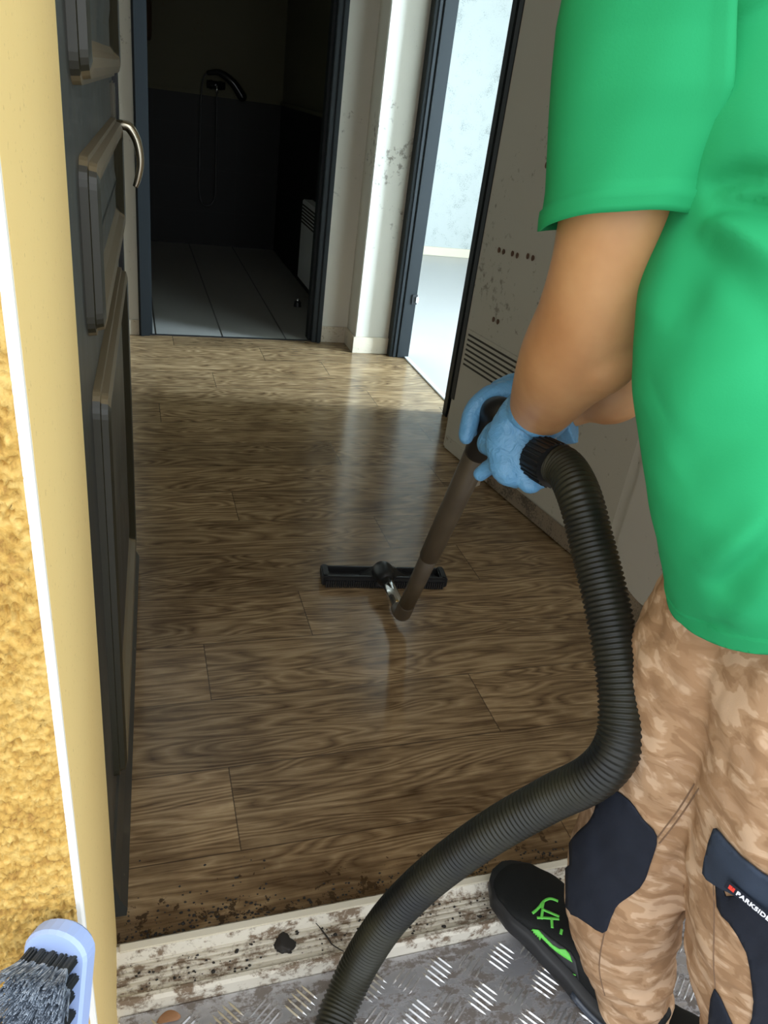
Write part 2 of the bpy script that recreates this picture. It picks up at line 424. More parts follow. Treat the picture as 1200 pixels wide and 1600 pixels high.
# ------------------------------------------------------------------ facade, threshold, plate
def face_y(z): return .462 - .076 * z                # the roughcast leans a little towards the viewer near the top
bm = bmesh.new()
nx, nz = 165, 600
G = []
for j in range(nz + 1):
    z = -.03 + 1.35 * j / nz; row = []
    for i in range(nx + 1):
        x = -.0535 - .24 * i / nx
        h = noise.fractal(V(x * 60, z * 60, 0), 1.0, 2.0, 2) * .0009 + (.5 - abs(noise.noise(V(x * 250, z * 220, 4)))) * .0080 + noise.noise(V(x * 300, z * 270, 9)) * .0022
        row.append(bm.verts.new((x, face_y(z) - .004 - h * min(1, i / 3), z)))
    G.append(row)
for j in range(nz):
    for i in range(nx): bm.faces.new((G[j][i], G[j][i + 1], G[j + 1][i + 1], G[j + 1][i]))
struct(frombm('wall_facade', bm, M['stucco'], smooth=True))
bm = bmesh.new(); addbox(bm, (-4, .46, -.3), (-.37, .75, 3.2)); addbox(bm, (1.15, .46, -.3), (5, .75, 3.2)); addbox(bm, (-.37, .46, 2.15), (1.15, .75, 3.2)); addbox(bm, (-.37, .3, 1.66), (-.056, .72, 2.16))
addbox(bm, (-.37, .475, -.3), (-.06, .72, 1.67)); addbox(bm, (-.4, .372, 1.318), (-.058, .5, 1.67)); addbox(bm, (-.4, .40, -.3), (-.29, .6, 1.4))
struct(frombm('wall_front', bm, M['stucco']))
# smooth reveal and bead
def leanbox(name, x0, x1, y0, y1, m, z0=-.1, z1=2.2, rnd=0):
    bm = bmesh.new(); R = []
    for j in range(24):
        z = z0 + (z1 - z0) * j / 23; f = face_y(z)
        R.append([V(x0, f + y0, z), V(x1 - rnd, f + y0, z), V(x1, f + y0 + rnd, z), V(x1, y1 if y1 > .5 else f + y1, z), V(x0, y1 if y1 > .5 else f + y1, z)])
    loft(bm, R); return struct(frombm(name, bm, m))
leanbox('trim_10', -.12, -.0495, .004, .7785, M['yellow'], rnd=.004)
leanbox('trim_11', -.0542, -.0490, -.0045, .003, M['bead'], rnd=.002)
struct(box('trim_12', (-.12, .7785, -.05), (-.056, .80, 2.1), M['frame_dark']))
# threshold: ribbed cream profile
bm = bmesh.new()
prof = [(.772, -.04), (.772, .004), (.764, .012), (.756, .022), (.747, .022), (.742, .012), (.738, .004)]
y = .738
for i in range(5):
    prof += [(y - .002, .004), (y - .003, .0015), (y - .006, .0015), (y - .007, .004)]; y -= .009
prof += [(y, .004), (.690, .005), (.686, .009), (.680, .009), (.677, .002), (.677, -.04)]
a = [bm.verts.new((-.12, p[0], p[1])) for p in prof]; b = [bm.verts.new((1.15, p[0], p[1])) for p in prof]
for i in range(len(prof) - 1): bm.faces.new((a[i], a[i + 1], b[i + 1], b[i]))
bm.faces.new(a[::-1]); bm.faces.new(b)
th = frombm('trim_13', bm, M['thresh']); struct(th)
struct(box('trim_14', (-.045, .745, .0205), (1.15, .758, .0245), M['rib'], bev=.001))
# tread plate
def plate_height(): return -.022
tp = empty('tread_plate', (.5, .1, -.022))
keep(box('sheet', (-.046, -.9, -.032), (1.14, .675, -.022), M['plate']), tp)
bm = bmesh.new(); c = .056
for iy in range(-3, 14):
    for ix in range(-5, 22):
        X0 = -.12 + ix * c + .0; Y0 = .66 - iy * c - .02
        if Y0 > .655 or X0 < -.03: continue
        s = 1 if (ix + iy) % 2 else -1
        d = V(math.cos(s * PI / 4 - .12), math.sin(s * PI / 4 - .12), 0); n_ = V(-d.y, d.x, 0)
        for kk in range(5):
            o_ = V(X0, Y0, -.0222) + n_ * (kk - 2) * .0095
            L = .0215 if abs(kk - 2) < 2 else .018
            if o_.y + L > .672: continue
            pts = [o_ - d * L, o_ - d * L * .6 + n_ * .0021, o_ + d * L * .6 + n_ * .0021, o_ + d * L, o_ + d * L * .6 - n_ * .0021, o_ - d * L * .6 - n_ * .0021]
            lo = [bm.verts.new(p) for p in pts]; t1 = bm.verts.new(o_ - d * L * .55 + V(0, 0, .0022)); t2 = bm.verts.new(o_ + d * L * .55 + V(0, 0, .0022))
            for f in ((lo[0], t1, lo[1]), (lo[1], t1, t2, lo[2]), (lo[2], t2, lo[3]), (lo[3], t2, lo[4]), (lo[4], t2, t1, lo[5]), (lo[5], t1, lo[0])):
                bm.faces.new(f[::-1])
keep(frombm('tread_bars', bm, M['bar'], smooth=False), tp)
tag(tp, 'worn aluminium tread plate outside the doorway with raised crossed bars', 'metal plate')
struct(box('floor_terrace', (-4, -6, -.3), (5, .46, -.2), M['ground']))
# debris
def blob(name, p, sx_, sy_, sz_, m, seed=0, n=14):
    bm = bmesh.new(); bmesh.ops.create_icosphere(bm, subdivisions=3, radius=1)
    for v in bm.verts:
        k = 1 + .5 * noise.noise(v.co * 1.4 + V(seed, 0, 0)) + .15 * noise.noise(v.co * 4 + V(seed, 3, 0)); v.co = V(v.co.x * k * sx_, v.co.y * k * sy_, max(v.co.z, -.3) * k * sz_)
    o = frombm(name, bm, m, smooth=True); o.location = p; return o
M['mud'] = mat('dark_mud', (.018, .015, .013), .7)
M['dleaf'] = mat('dead_leaf', (.30, .15, .07), .7)
tag(blob('mud_clod', (.203, .718, .005), .014, .016, .006, M['mud'], 2), 'black clod of mud on the cream threshold', 'dirt')
bm = bmesh.new(); q, r_ = smoothpath([V(.262, .733, .008), V(.271, .712, .009), V(.276, .7, .008), V(.290, .683, .012)], [.0009, .0013, .001, .0007]); addtube(bm, q, r_, 6)
addtube(bm, [V(.262, .733, .008), V(.257, .738, .012)], .0007, 5)
tag(frombm('twig', bm, M['mud']), 'thin dark twig lying across the threshold left of the hose', 'twig')
bm = bmesh.new()
R = []
for i in range(9):
    t = i / 8; wd = .008 * math.sin(PI * t) ** .7 + .0004; x = .005 + .034 * t; yy = .655 + .004 * math.sin(3 * t)
    R.append([V(x, yy - wd, -.0185 + .003 * math.sin(4 * t)), V(x, yy, -.0195), V(x, yy + wd, -.0165 + .002 * t)])
vs = [[bm.verts.new(p) for p in r] for r in R]
for a, b in zip(vs, vs[1:]):
    for i in range(2): bm.faces.new((a[i], a[i + 1], b[i + 1], b[i]))
lf = frombm('dead_leaf', bm, M['dleaf'], smooth=True); s = lf.modifiers.new('s', 'SOLIDIFY'); s.thickness = .0006
tag(lf, 'small brown dead leaf on the metal plate beside the threshold', 'leaf')
bm = bmesh.new(); rnd = random.Random(3)
for i in range(620):
    if i < 420: x = rnd.uniform(-.04, 1.0); yy = .775 + abs(rnd.gauss(0, .018)); z = .0
    else: x = rnd.uniform(-.03, .8); yy = rnd.uniform(.69, .735); z = .004
    if i % 5 == 0 and i < 420: x = rnd.uniform(-.04, .2); yy = .775 + abs(rnd.gauss(0, .05))
    r0 = rnd.uniform(.0006, .0022) * (1.5 if rnd.random() < .08 else 1)
    t = bmesh.ops.create_icosphere(bm, subdivisions=1, radius=r0)
    for v in t['verts']: v.co = V(v.co.x * rnd.uniform(.7, 1.8) + x, v.co.y * rnd.uniform(.7, 1.3) + yy, v.co.z * .6 + z + r0 * .4)
dg_ = frombm('dirt_crumbs', bm, M['mud']); dg_['kind'] = 'stuff'; tag(dg_, 'dark dirt crumbs scattered along the threshold edge', 'dirt')

# ------------------------------------------------------------------ entrance door, opened inwards along the left
def door_mat():
    m = mat('weathered_grey_door', (.06, .062, .055), .42); k = N(m); v = k.obj((1, 1, .25))
    a = k.noise(v, 9, 5, .6); b = k.noise(k.obj(), 70, 3)
    c = k.ramp(a, [(.35, (.026, .029, .028)), (.55, (.046, .045, .036)), (.7, (.085, .078, .060))])
    k.color(k.mix(k.math('MULTIPLY', k.ramp(b, [(.70, 0.), (.74, 1.)]), .5), c, (.35, .30, .22))); k.rough(k.math('ADD', .28, k.math('MULTIPLY', a, .3))); return m
M['door'] = door_mat()
M['plate_dark'] = mat('tarnished_plate', (.10, .09, .065), .45, .6)
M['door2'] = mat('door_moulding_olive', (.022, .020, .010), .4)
M['door3'] = mat('door_skylit_worn_tan', (.17, .13, .07), .5)  # tan of the worn rails also holds the sky light falling on them
DA = math.atan2(.0375, 1.09)                              # leaf swung a little off the wall line
dr = empty('door_1', (-.055, .80, .012)); struct(dr)
DZ = .012
def dloc(o): keepm(o)
def dbox(name, u0, u1, n0, n1, z0, z1, m, bev=.002):      # u along the leaf from the hinge, n out of its outer face (+X), z up
    bm = bmesh.new(); addbox(bm, (n0, u0, z0), (n1, u1, z1), bev)
    o = frombm(name, bm, m); o.parent = dr; return o
dr.rotation_euler = (0, 0, -DA)
dbox('leaf', 0, 1.05, -.045, 0, 0, 2.05, M['door'])
def raised(name, u0, u1, z0, z1):      # panel framed by a proud moulding: dark uprights, worn rails with sky light painted in as tan
    def rect(k, rr=.03):
        pts = []
        a0, a1, b0, b1 = u0 + k, u1 - k, z0 + k, z1 - k; rr = max(rr - k * .5, .006)
        for (cx_, cy_, st) in ((a1 - rr, b0 + rr, -90), (a1 - rr, b1 - rr, 0), (a0 + rr, b1 - rr, 90), (a0 + rr, b0 + rr, 180)):
            for q_ in range(7): a = math.radians(st + 15 * q_); pts.append((cx_ + rr * math.cos(a), cy_ + rr * math.sin(a)))
        return pts
    bm = bmesh.new()
    rings = [[V(h, *p) for p in rect(k)] for k, h in ((0, 0), (.001, .009), (.006, .010), (.008, .018), (.018, .021), (.028, .019), (.036, .010), (.046, .004), (.075, .004), (.10, .009))]
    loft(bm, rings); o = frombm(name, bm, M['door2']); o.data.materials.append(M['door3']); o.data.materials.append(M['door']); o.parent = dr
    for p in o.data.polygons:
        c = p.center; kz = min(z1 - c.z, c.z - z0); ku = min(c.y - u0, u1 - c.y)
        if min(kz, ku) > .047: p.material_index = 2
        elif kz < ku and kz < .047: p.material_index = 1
    return o
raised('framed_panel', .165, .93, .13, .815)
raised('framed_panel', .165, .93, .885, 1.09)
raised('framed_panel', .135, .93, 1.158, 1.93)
# weather bar at the bottom, sloped
bm = bmesh.new(); R = [[V(0, u, .004), V(.020, u, .004), V(.022, u, .02), V(.012, u, .045), V(.004, u, .085), V(0, u, .09)] for u in (.01, 1.045)]
loft(bm, R); o = frombm('weather_bar', bm, M['door']); o.parent = dr
dbox('edge_seal', 1.0, 1.05, 0, .010, .09, 1.95, M['frame_dark'], .002)
# handle plate, lever, keyhole
u_ = .93
pl = dbox('handle_plate', u_ - .022, u_ + .022, 0, .008, .93, 1.15, M['plate_dark'], .003)
bm = bmesh.new(); q, r_ = smoothpath([V(.006, u_, 1.075), V(.022, u_, 1.077), V(.034, u_, 1.072), V(.046, u_ + .0, 1.05), V(.051, u_ - .0, 1.015), V(.046, u_, .985), V(.040, u_, .968)], [.0095, .0095, .0095, .0085, .0075, .0065, .005], 6)
addtube(bm, q, r_, 14); o = frombm('lever', bm, M['steel'], smooth=True); o.parent = pl
dbox('lock_bolt', u_ - .01, u_ + .01, .0, .016, .985, 1.02, M['chrome'], .001)

# ------------------------------------------------------------------ closet door standing ajar on the right wall
cd = empty('door_2', (1.335, 1.63, .008)); struct(cd)
hx = V(1.178 - 1.335, 2.612 - 1.63, 0); CL = hx.length; ca = math.atan2(-hx.x, hx.y)
cd.rotation_euler = (0, 0, ca)
def cbox(name, u0, u1, n0, n1, z0, z1, m, bev=.001, par=None):    # n positive towards the hall (-X)
    bm = bmesh.new(); addbox(bm, (-n1, u0, z0), (-n0, u1, z1), bev); o = frombm(name, bm, m); o.parent = par or cd; return o
cbox('leaf', 0, CL, -.035, 0, 0, 2.04, M['leaf'], .002)
cbox('edge_strip', CL - .022, CL + .003, -.036, .003, .20, 2.04, M['frame_dark'])
cbox('kick_board', .0, CL - .02, 0, .006, .0, .05, M['leaf'])
cbox('rotten_edge', .02, CL - .34, .003, .009, .0, .062, M['rot'], .002)
gr = cbox('ventilation_grille', CL - .39, CL - .04, 0, .005, .335, .485, M['leaf'])
for i in range(7):
    z = .352 + i * .0185
    cbox('slot', CL - .385, CL - .048, .0035, .0062, z, z + .007, M['slot'], 0, gr)
# old screw holes in pairs
M['rust'] = mat('rust_brown', (.10, .045, .02), .8)
for (u, z) in ((.135, .785), (.215, .79), (.30, .80), (.42, 1.03), (.34, 1.06), (.30, 1.07), (.18, .56)):
    for du in (0, .028):
        bm = bmesh.new(); bmesh.ops.create_cone(bm, cap_ends=True, segments=10, radius1=.007, radius2=.0055, depth=.003, matrix=Matrix.Rotation(PI / 2, 4, 'Y'))
        for v in bm.verts: v.co.z *= 1.4
        o = frombm('screw_hole', bm, M['rust']); o.parent = cd; o.location = (-.0015, CL - u - du, z)
# broken cream block by its foot
bm = bmesh.new(); addbox(bm, (-.02, -.045, 0), (.02, .045, .05), .002)
for v in bm.verts: v.co += V(noise.noise(v.co * 40), noise.noise(v.co * 40 + V(5, 0, 0)), 0) * .008
cb = frombm('wood_offcut', bm, M['cream']); cb.location = (1.16, 2.30, 0.0); cb.rotation_euler = (0, 0, .5)
tag(cb, 'broken cream painted offcut on the floor below the gloved hands', 'offcut')

# ------------------------------------------------------------------ bathroom fittings
bs = bmesh.new()
rad = empty('convector_heater', (1.08, 4.86, .095))
keep(box('housing', (1.05, 4.64, .095), (1.118, 5.08, .575), M['white'], bev=.006), rad)
vg = keep(box('louvre_panel', (1.047, 4.66, .43), (1.052, 5.06, .565), M['white'], bev=.001), rad)
for i in range(6):
    keep(box('louvre_slot', (1.0455, 4.67, .442 + i * .02), (1.048, 5.05, .452 + i * .02), M['slot']), vg)
tag(rad, 'white wall convector heater with louvres in the dark bathroom', 'heater')
sh = empty('shower_mixer', (.6, 6.4, 1.12))
bm = bmesh.new(); addtube(bm, [V(.57, 6.40, 1.12), V(.70, 6.40, 1.12)], .026, 16); addtube(bm, [V(.60, 6.43, 1.12), V(.60, 6.40, 1.12)], .03, 14); addtube(bm, [V(.67, 6.43, 1.12), V(.67, 6.40, 1.12)], .03, 14)
keep(frombm('valve_body', bm, M['black_gloss'], smooth=True), sh)
bm = bmesh.new(); q, r_ = smoothpath([V(.58, 6.38, 1.19), V(.66, 6.37, 1.20), V(.75, 6.36, 1.15), V(.82, 6.36, 1.07)], [.016, .022, .03, .034]); capsule(bm, q, r_, 14)
hd = keep(frombm('hand_shower', bm, M['black_gloss'], smooth=True), sh)
bm = bmesh.new(); addtube(bm, [V(.64, 6.37, 1.12), V(.64, 6.365, 1.07)], .008, 10); keep(frombm('spout', bm, M['chrome'], smooth=True), sh)
bm = bmesh.new(); q, r_ = smoothpath([V(.575, 6.38, 1.19), V(.545, 6.38, 1.15), V(.53, 6.39, 1.0), V(.525, 6.39, .6), V(.53, 6.39, .36), V(.58, 6.39, .30), V(.64, 6.39, .36), V(.645, 6.39, .6), V(.64, 6.38, 1.07)], [.006] * 9, 10); addtube(bm, q, r_, 8)
keep(frombm('shower_hose', bm, M['dullchrome'], smooth=True), sh)
tag(sh, 'dark shower mixer with looping metal hose on the bathroom wall', 'shower')
dn = empty('door_stop', (.99, 4.70, 0))
bm = bmesh.new(); bmesh.ops.create_cone(bm, cap_ends=True, segments=20, radius1=.024, radius2=.020, depth=.03, matrix=Matrix.Translation((.985, 4.70, .013)))
keep(frombm('stop_body', bm, M['black'], smooth=False), dn); bm = bmesh.new(); bmesh.ops.create_uvsphere(bm, u_segments=14, v_segments=8, radius=.012, matrix=Matrix.Translation((.985, 4.70, .034))); keep(frombm('stop_cap', bm, M['chrome'], smooth=True), dn)
tag(dn, 'small dark doorstop on the grey bathroom floor tiles', 'doorstop')
tk = empty('water_tank', (.2, 6.2, 1.4))
bm = bmesh.new(); q, r_ = smoothpath([V(.08, 6.28, 1.34), V(.08, 6.28, 1.40), V(.08, 6.28, 2.0)], [.09, .115, .115]); capsule(bm, q, r_, 24)
M['brown'] = mat('brown_enamel', (.10, .05, .025), .5)
keep(frombm('tank_body', bm, M['brown'], smooth=True), tk); tag(tk, 'brown rounded object high on the bathroom wall, left side', 'tank')

# ------------------------------------------------------------------ person: materials
def skin():
    m = mat('skin', (.56, .30, .14), .5); k = N(m); v = k.obj()
    a = k.noise(v, 9, 4); k.color(k.ramp(a, [(.35, (.50, .245, .105)), (.65, (.62, .34, .16))])); k.b.inputs['Subsurface Weight'].default_value = .08
    k.b.inputs['Subsurface Radius'].default_value = (.02, .008, .004); k.bump(k.noise(v, 260, 3), .08, .001); return m
M['skin'] = skin()
def cloth(name, c1, c2, rough=.85, b=.25, scale=2.5):
    m = mat(name, c1, rough); k = N(m); v = k.obj(); a = k.noise(v, scale, 3)
    k.color(k.mix(a, c1, c2)); k.bump(k.noise(v, 500, 2), b, .0006); m.node_tree.nodes['Principled BSDF'].inputs['Specular IOR Level'].default_value = .2; return m
M['green'] = cloth('green_cotton', (.022, .36, .135), (.018, .31, .115))
def camo():
    m = mat('tan_camouflage', (.45, .30, .18), .85); k = N(m)
    v = k.obj((1, 1.2, 2.1), (0, .35, .25)); a = k.noise(v, 22, 3, .5, .6); b = k.noise(k.obj((1, 1, 1.8), (.3, .2, .4)), 17, 3, .5, .4)
    c = k.ramp(a, [(.42, (.33, .195, .105)), (.47, (.43, .27, .155)), (.53, (.43, .27, .155)), (.57, (.56, .385, .25))])
    c = k.mix(k.ramp(b, [(.54, 0.), (.57, .6)]), c, (.35, .205, .11)); k.color(c); k.bump(k.noise(k.obj(), 420, 2), .3, .0006)
    k.b.inputs['Specular IOR Level'].default_value = .2; return m
M['camo'] = camo()
M['navy'] = cloth('navy_black_canvas', (.012, .015, .024), (.020, .024, .036), .8, .4)
M['navy2'] = cloth('navy_pocket_canvas', (.030, .042, .066), (.040, .054, .082), .8, .4)
M['glove'] = mat('blue_nitrile', (.11, .33, .60), .42); _k = N(M['glove']); _k.color(_k.mix(_k.noise(_k.obj(), 30, 3), (.10, .31, .58), (.16, .38, .63))); _k.bump(_k.noise(_k.obj((1, 1, 1)), 45, 3, .6, 1.6), .6, .006)
M['hair'] = mat('dark_hair', (.03, .02, .012), .6)
M['shoe'] = cloth('black_shoe_mesh', (.008, .009, .009), (.016, .017, .017), .6, .5)
M['sole'] = mat('black_rubber', (.014, .014, .015), .55)
M['heelclip'] = mat('grey_heel_gel', (.05, .06, .08), .15)
M['lime'] = mat('lime_green', (.16, .72, .10), .5)
M['limed'] = mat('grey_logo_field', (.030, .032, .034), .6)
M['red'] = mat('red_print', (.75, .05, .03), .5); M['print'] = mat('white_print', (.85, .87, .95), .5)
M['stitch'] = mat('brown_stitching', (.20, .12, .07), .8)
person = empty('person', (.72, .45, -.022))
tag(person, 'person in green t-shirt, tan camouflage trousers and blue gloves leaning forward, guiding the vacuum wand', 'person')
EX = V(1, 0, 0)
def ell(c, a, b, ang, n=36, sq=2.0, tilt=(0, 0)):
    """horizontal superellipse ring, long axis a turned by ang, optional tilt (dz per unit x / y)"""
    out = []
    for k in range(n):
        t = 2 * PI * k / n; ct, st = math.cos(t), math.sin(t)
        x = a * math.copysign(abs(ct) ** (2 / sq), ct); y = b * math.copysign(abs(st) ** (2 / sq), st)
        X = x * math.cos(ang) - y * math.sin(ang); Y = x * math.sin(ang) + y * math.cos(ang)
        out.append(V(c[0] + X, c[1] + Y, c[2] + X * tilt[0] + Y * tilt[1]))
    return out
# joints
SHL = P(1085, -85, .62); ELL = P(935, 515, .84); WRL = P(838, 652, 1.07)
SHR = V(.785, .80, 1.325); ELR = V(.83, .98, 1.06); WRR = P(868, 640, 1.17)
NECK = V(.635, .80, 1.44)
FA = math.radians(24)                                   # shoulder axis turn
# ---------------- body: one continuous skin mesh
bm = bmesh.new()
loft(bm, [ell((.68, .50, .78), .105, .075, FA), ell((.625, .53, .92), .105, .072, FA), ell((.612, .60, 1.05), .110, .072, FA), ell((.635, .685, 1.20), .125, .070, FA), ell((.628, .73, 1.33), .13, .072, FA), ell((.62, .76, 1.41), .07, .06, FA)])
q, r_ = smoothpath([V(.62, .74, 1.36), V(.615, .79, 1.43), V(.61, .82, 1.49)], [.062, .056, .055]); capsule(bm, q, r_, 20)
# head: skull, face towards +Y and down
HC = V(.605, .875, 1.555); hd_up = V(-.05, .42, .9).normalized(); hd_f = V(-.35, .85, -.42); hd_f = (hd_f - hd_up * hd_f.dot(hd_up)).normalized(); hd_r = hd_f.cross(hd_up).normalized()
def hp(r, f, u): return HC + hd_r * r + hd_f * f + hd_up * u
t = bmesh.ops.create_uvsphere(bm, u_segments=28, v_segments=20, radius=1)
for v in t['verts']:
    c = v.co.copy(); x, y, z = c
    wd = .075 * (1 - .16 * max(0, -z)); dp = .097 * (1 - .08 * max(0, -z)); hh = .118
    v.co = hp(x * wd, y * dp + (.012 if z < -.3 and y > 0 else 0), z * hh)
capsule(bm, [hp(0, .088, .015), hp(0, .108, -.02)], [.009, .014], 12)                  # nose
capsule(bm, [hp(-.02, .088, -.062), hp(.02, .088, -.062)], [.007, .007], 10)            # lips
capsule(bm, [hp(-.012, .080, -.100), hp(.012, .080, -.100)], [.017, .017], 10)          # chin
capsule(bm, [hp(-.05, .076, .024), hp(.05, .076, .024)], [.009, .009], 10)              # brow
for s in (-1, 1): capsule(bm, [hp(s * .077, -.005, .02), hp(s * .079, -.008, -.02)], [.016, .011], 12)   # ears
# arms
q, r_ = smoothpath([V(.55, .70, 1.33), P(1050, -70, .635), P(1014, 90, .68), P(998, 220, .722), P(968, 330, .752), P(950, 420, .79), P(926, 500, .84), P(890, 560, .90), P(860, 610, .99), WRL, P(822, 690, 1.1)],
                   [.06, .054, .052, .053, .057, .0590, .0620, .0590, .050, .040, .036], 8); capsule(bm, q, r_, 24)
q, r_ = smoothpath([P(925, 500, .84) + V(.02, 0, 0), P(940, 545, .85), P(905, 585, .92)], [.045, .048, .040], 6); capsule(bm, q, r_, 20)      # elbow side of the forearm
q, r_ = smoothpath([V(.69, .76, 1.31), SHR, SHR.lerp(ELR, .5), ELR, P(985, 598, 1.12), P(920, 620, 1.15), WRR, P(830, 630, 1.18)], [.052, .052, .050, .046, .044, .038, .032, .030], 8); capsule(bm, q, r_, 20)
# legs (inside the trousers)
hipA = P(1165, 945, .84); kneeA = P(985, 1290, 1.03); ankA = P(985, 1545, 1.19)
hipB = P(1310, 985, .74); kneeB = P(1245, 1330, .86); ankB = V(.80, .34, .06)
for ps in ([hipA, kneeA, ankA], [hipB, kneeB, ankB]):
    q, r_ = smoothpath(ps, [.062, .052, .036], 8); capsule(bm, q, r_, 16)
body = frombm('body', bm, M['skin']); mods(body, .006, 4); bake(body); keep(body, person)
# hair
bm = bmesh.new(); t = bmesh.ops.create_uvsphere(bm, u_segments=28, v_segments=20, radius=1)
for v in t['verts']:
    x, y, z = v.co; k = 1 + .03 * noise.noise(v.co * 9)
    if y > .35: y = .35 + (y - .35) * .55
    if y > .2 and z < .35: z = .35
    v.co = hp(x * .083 * k, y * .103 * k - .004, max(z, -.55) * .123 * k + .005)
hair = frombm('hair', bm, M['hair'], smooth=True); keep(hair, person)

# ---------------- t-shirt
def silh(c, a, b, ang, tgt):          # slide a ring along world X until its left outline meets the photo's outline
    for _ in range(14):
        best = None
        for p in ell(c, a, b, ang):
            v = p - CAMP; z = v.dot(cz); x = 600 + 1200 * v.dot(cx) / z; y = 800 + 1200 * v.dot(cy) / z
            if best is None or x < best[0]: best = (x, y, z)
        c = (c[0] + (tgt(best[1]) - best[0]) * best[2] / 1200, c[1], c[2])
    return c
edge = [(430, 1000), (560, 986), (640, 998), (720, 1012), (800, 1028), (860, 1041), (910, 1050), (960, 1054), (1100, 1056)]
def tgt(y):
    if y <= edge[0][0]: return edge[0][1]
    for (y0, x0), (y1, x1) in zip(edge, edge[1:]):
        if y <= y1: return x0 + (x1 - x0) * (y - y0) / (y1 - y0)
    return edge[-1][1]
rings = []
for (z, Y, a, b) in ((.70, .49, .168, .124), (.765, .50, .172, .128), (.79, .50, .176, .130), (.85, .50, .176, .130), (.92, .52, .172, .128), (.99, .56, .168, .125), (1.06, .60, .168, .125)):
    c = silh((.62, Y, z), a, b, FA, tgt); rings.append(ell(c, a, b, FA, 48, 2.2)); last = c
for (z, X, Y, a, b, sq) in ((1.14, .64, .645, .172, .125, 2.2), (1.22, .635, .68, .178, .125, 2.3), (1.30, .63, .72, .176, .118, 2.3), (1.36, .625, .74, .15, .105, 2.2), (1.41, .622, .765, .095, .08, 2), (1.43, .62, .775, .072, .066, 2)):
    rings.append(ell((X, Y, z), a, b, FA, 48, sq))
bm = bmesh.new(); loft(bm, rings)
capsule(bm, [V(.56, .68, 1.33), P(1105, -130, .61)], [.072, .070], 24)
sl2 = [V(.68, .75, 1.33), SHR, SHR.lerp(ELR, .3), SHR.lerp(ELR, .62)]
q, r_ = smoothpath(sl2, [.066, .064, .068, .072], 8); addtube(bm, q, r_, 32)
shirt = frombm('t_shirt', bm, M['green']); mods(shirt, .005, 5, [(.12, .010)]); bake(shirt)
ST = bvh(shirt)
def hit(o, px, py, nn=False):
    d = (P(px, py, 1) - CAMP).normalized(); h = ST.ray_cast(CAMP + d * .2, d); return h[:2] if nn else h[0]
def crease(o, pts, width, depth):
    w3 = [hit(o, *p, True) for p in catmull([(*p,) for p in pts], 12)]; w3 = [p for p in w3 if p[0] is not None]; n_ = len(w3)
    if n_ < 3: return
    nn = sum((p[1] for p in w3), V(0, 0, 0)).normalized()
    for v in o.data.vertices:
        if (v.co - w3[n_ // 2][0]).length > .3: continue
        best = 9; bi = 0
        for i_, p in enumerate(w3):
            d = (v.co - p[0]).length
            if d < best: best = d; bi = i_
        if best < width * 3: v.co += nn * depth * math.exp(-(best / width) ** 2) * math.sin(PI * (bi + .7) / (n_ + .4)) ** .6
for pts, wd_, dp_ in (([(1095, 300), (1150, 280), (1230, 285)], .011, -.011), ([(1105, 325), (1170, 320), (1260, 345)], .009, -.009), ([(1100, 312), (1170, 300), (1260, 312)], .008, .007),
                      ([(1100, 345), (1160, 375), (1260, 440)], .012, .009), ([(1090, 380), (1150, 430), (1220, 520)], .014, -.005), ([(1090, 370), (1070, 440), (1050, 520)], .026, -.007),
                      ([(1225, 820), (1180, 870), (1120, 925)], .011, -.006), ([(1220, 790), (1150, 850), (1090, 890)], .013, .005), ([(1062, 970), (1095, 975), (1140, 978)], .006, -.003),
                      ([(1250, 900), (1190, 930), (1140, 975)], .010, .004), ([(1040, 640), (1100, 600), (1200, 590)], .03, .006), ([(1060, 740), (1120, 690), (1220, 650)], .025, -.005)):
    crease(shirt, pts, wd_, dp_ * 1.7)
sm_ = shirt.modifiers.new('s', 'SMOOTH'); sm_.iterations = 3; bake(shirt)
# hem: cut level, slightly lifted behind
A0 = hit(shirt, 1068, 978); B0 = hit(shirt, 1194, 1021)
pn = (B0 - A0).cross(V(.45, .9, .05)).normalized()
if pn.z < 0: pn = -pn
bm = bmesh.new(); bm.from_mesh(shirt.data)
bmesh.ops.bisect_plane(bm, geom=bm.verts[:] + bm.edges[:] + bm.faces[:], plane_co=A0, plane_no=-pn, clear_outer=True)
bmesh.ops.bisect_plane(bm, geom=bm.verts[:] + bm.edges[:] + bm.faces[:], plane_co=A0 + pn * .0165, plane_no=-pn)
bmesh.ops.bisect_plane(bm, geom=bm.verts[:] + bm.edges[:] + bm.faces[:], plane_co=A0 + pn * .0180, plane_no=-pn)
bm.normal_update()
for v in bm.verts:
    h = (v.co - A0).dot(pn)
    if h < .0166: v.co += v.normal * .0016
bm.to_mesh(shirt.data); bm.free()
for p in shirt.data.polygons: p.use_smooth = True
s_ = shirt.modifiers.new('s', 'SOLIDIFY'); s_.thickness = .0012; s_.offset = -1
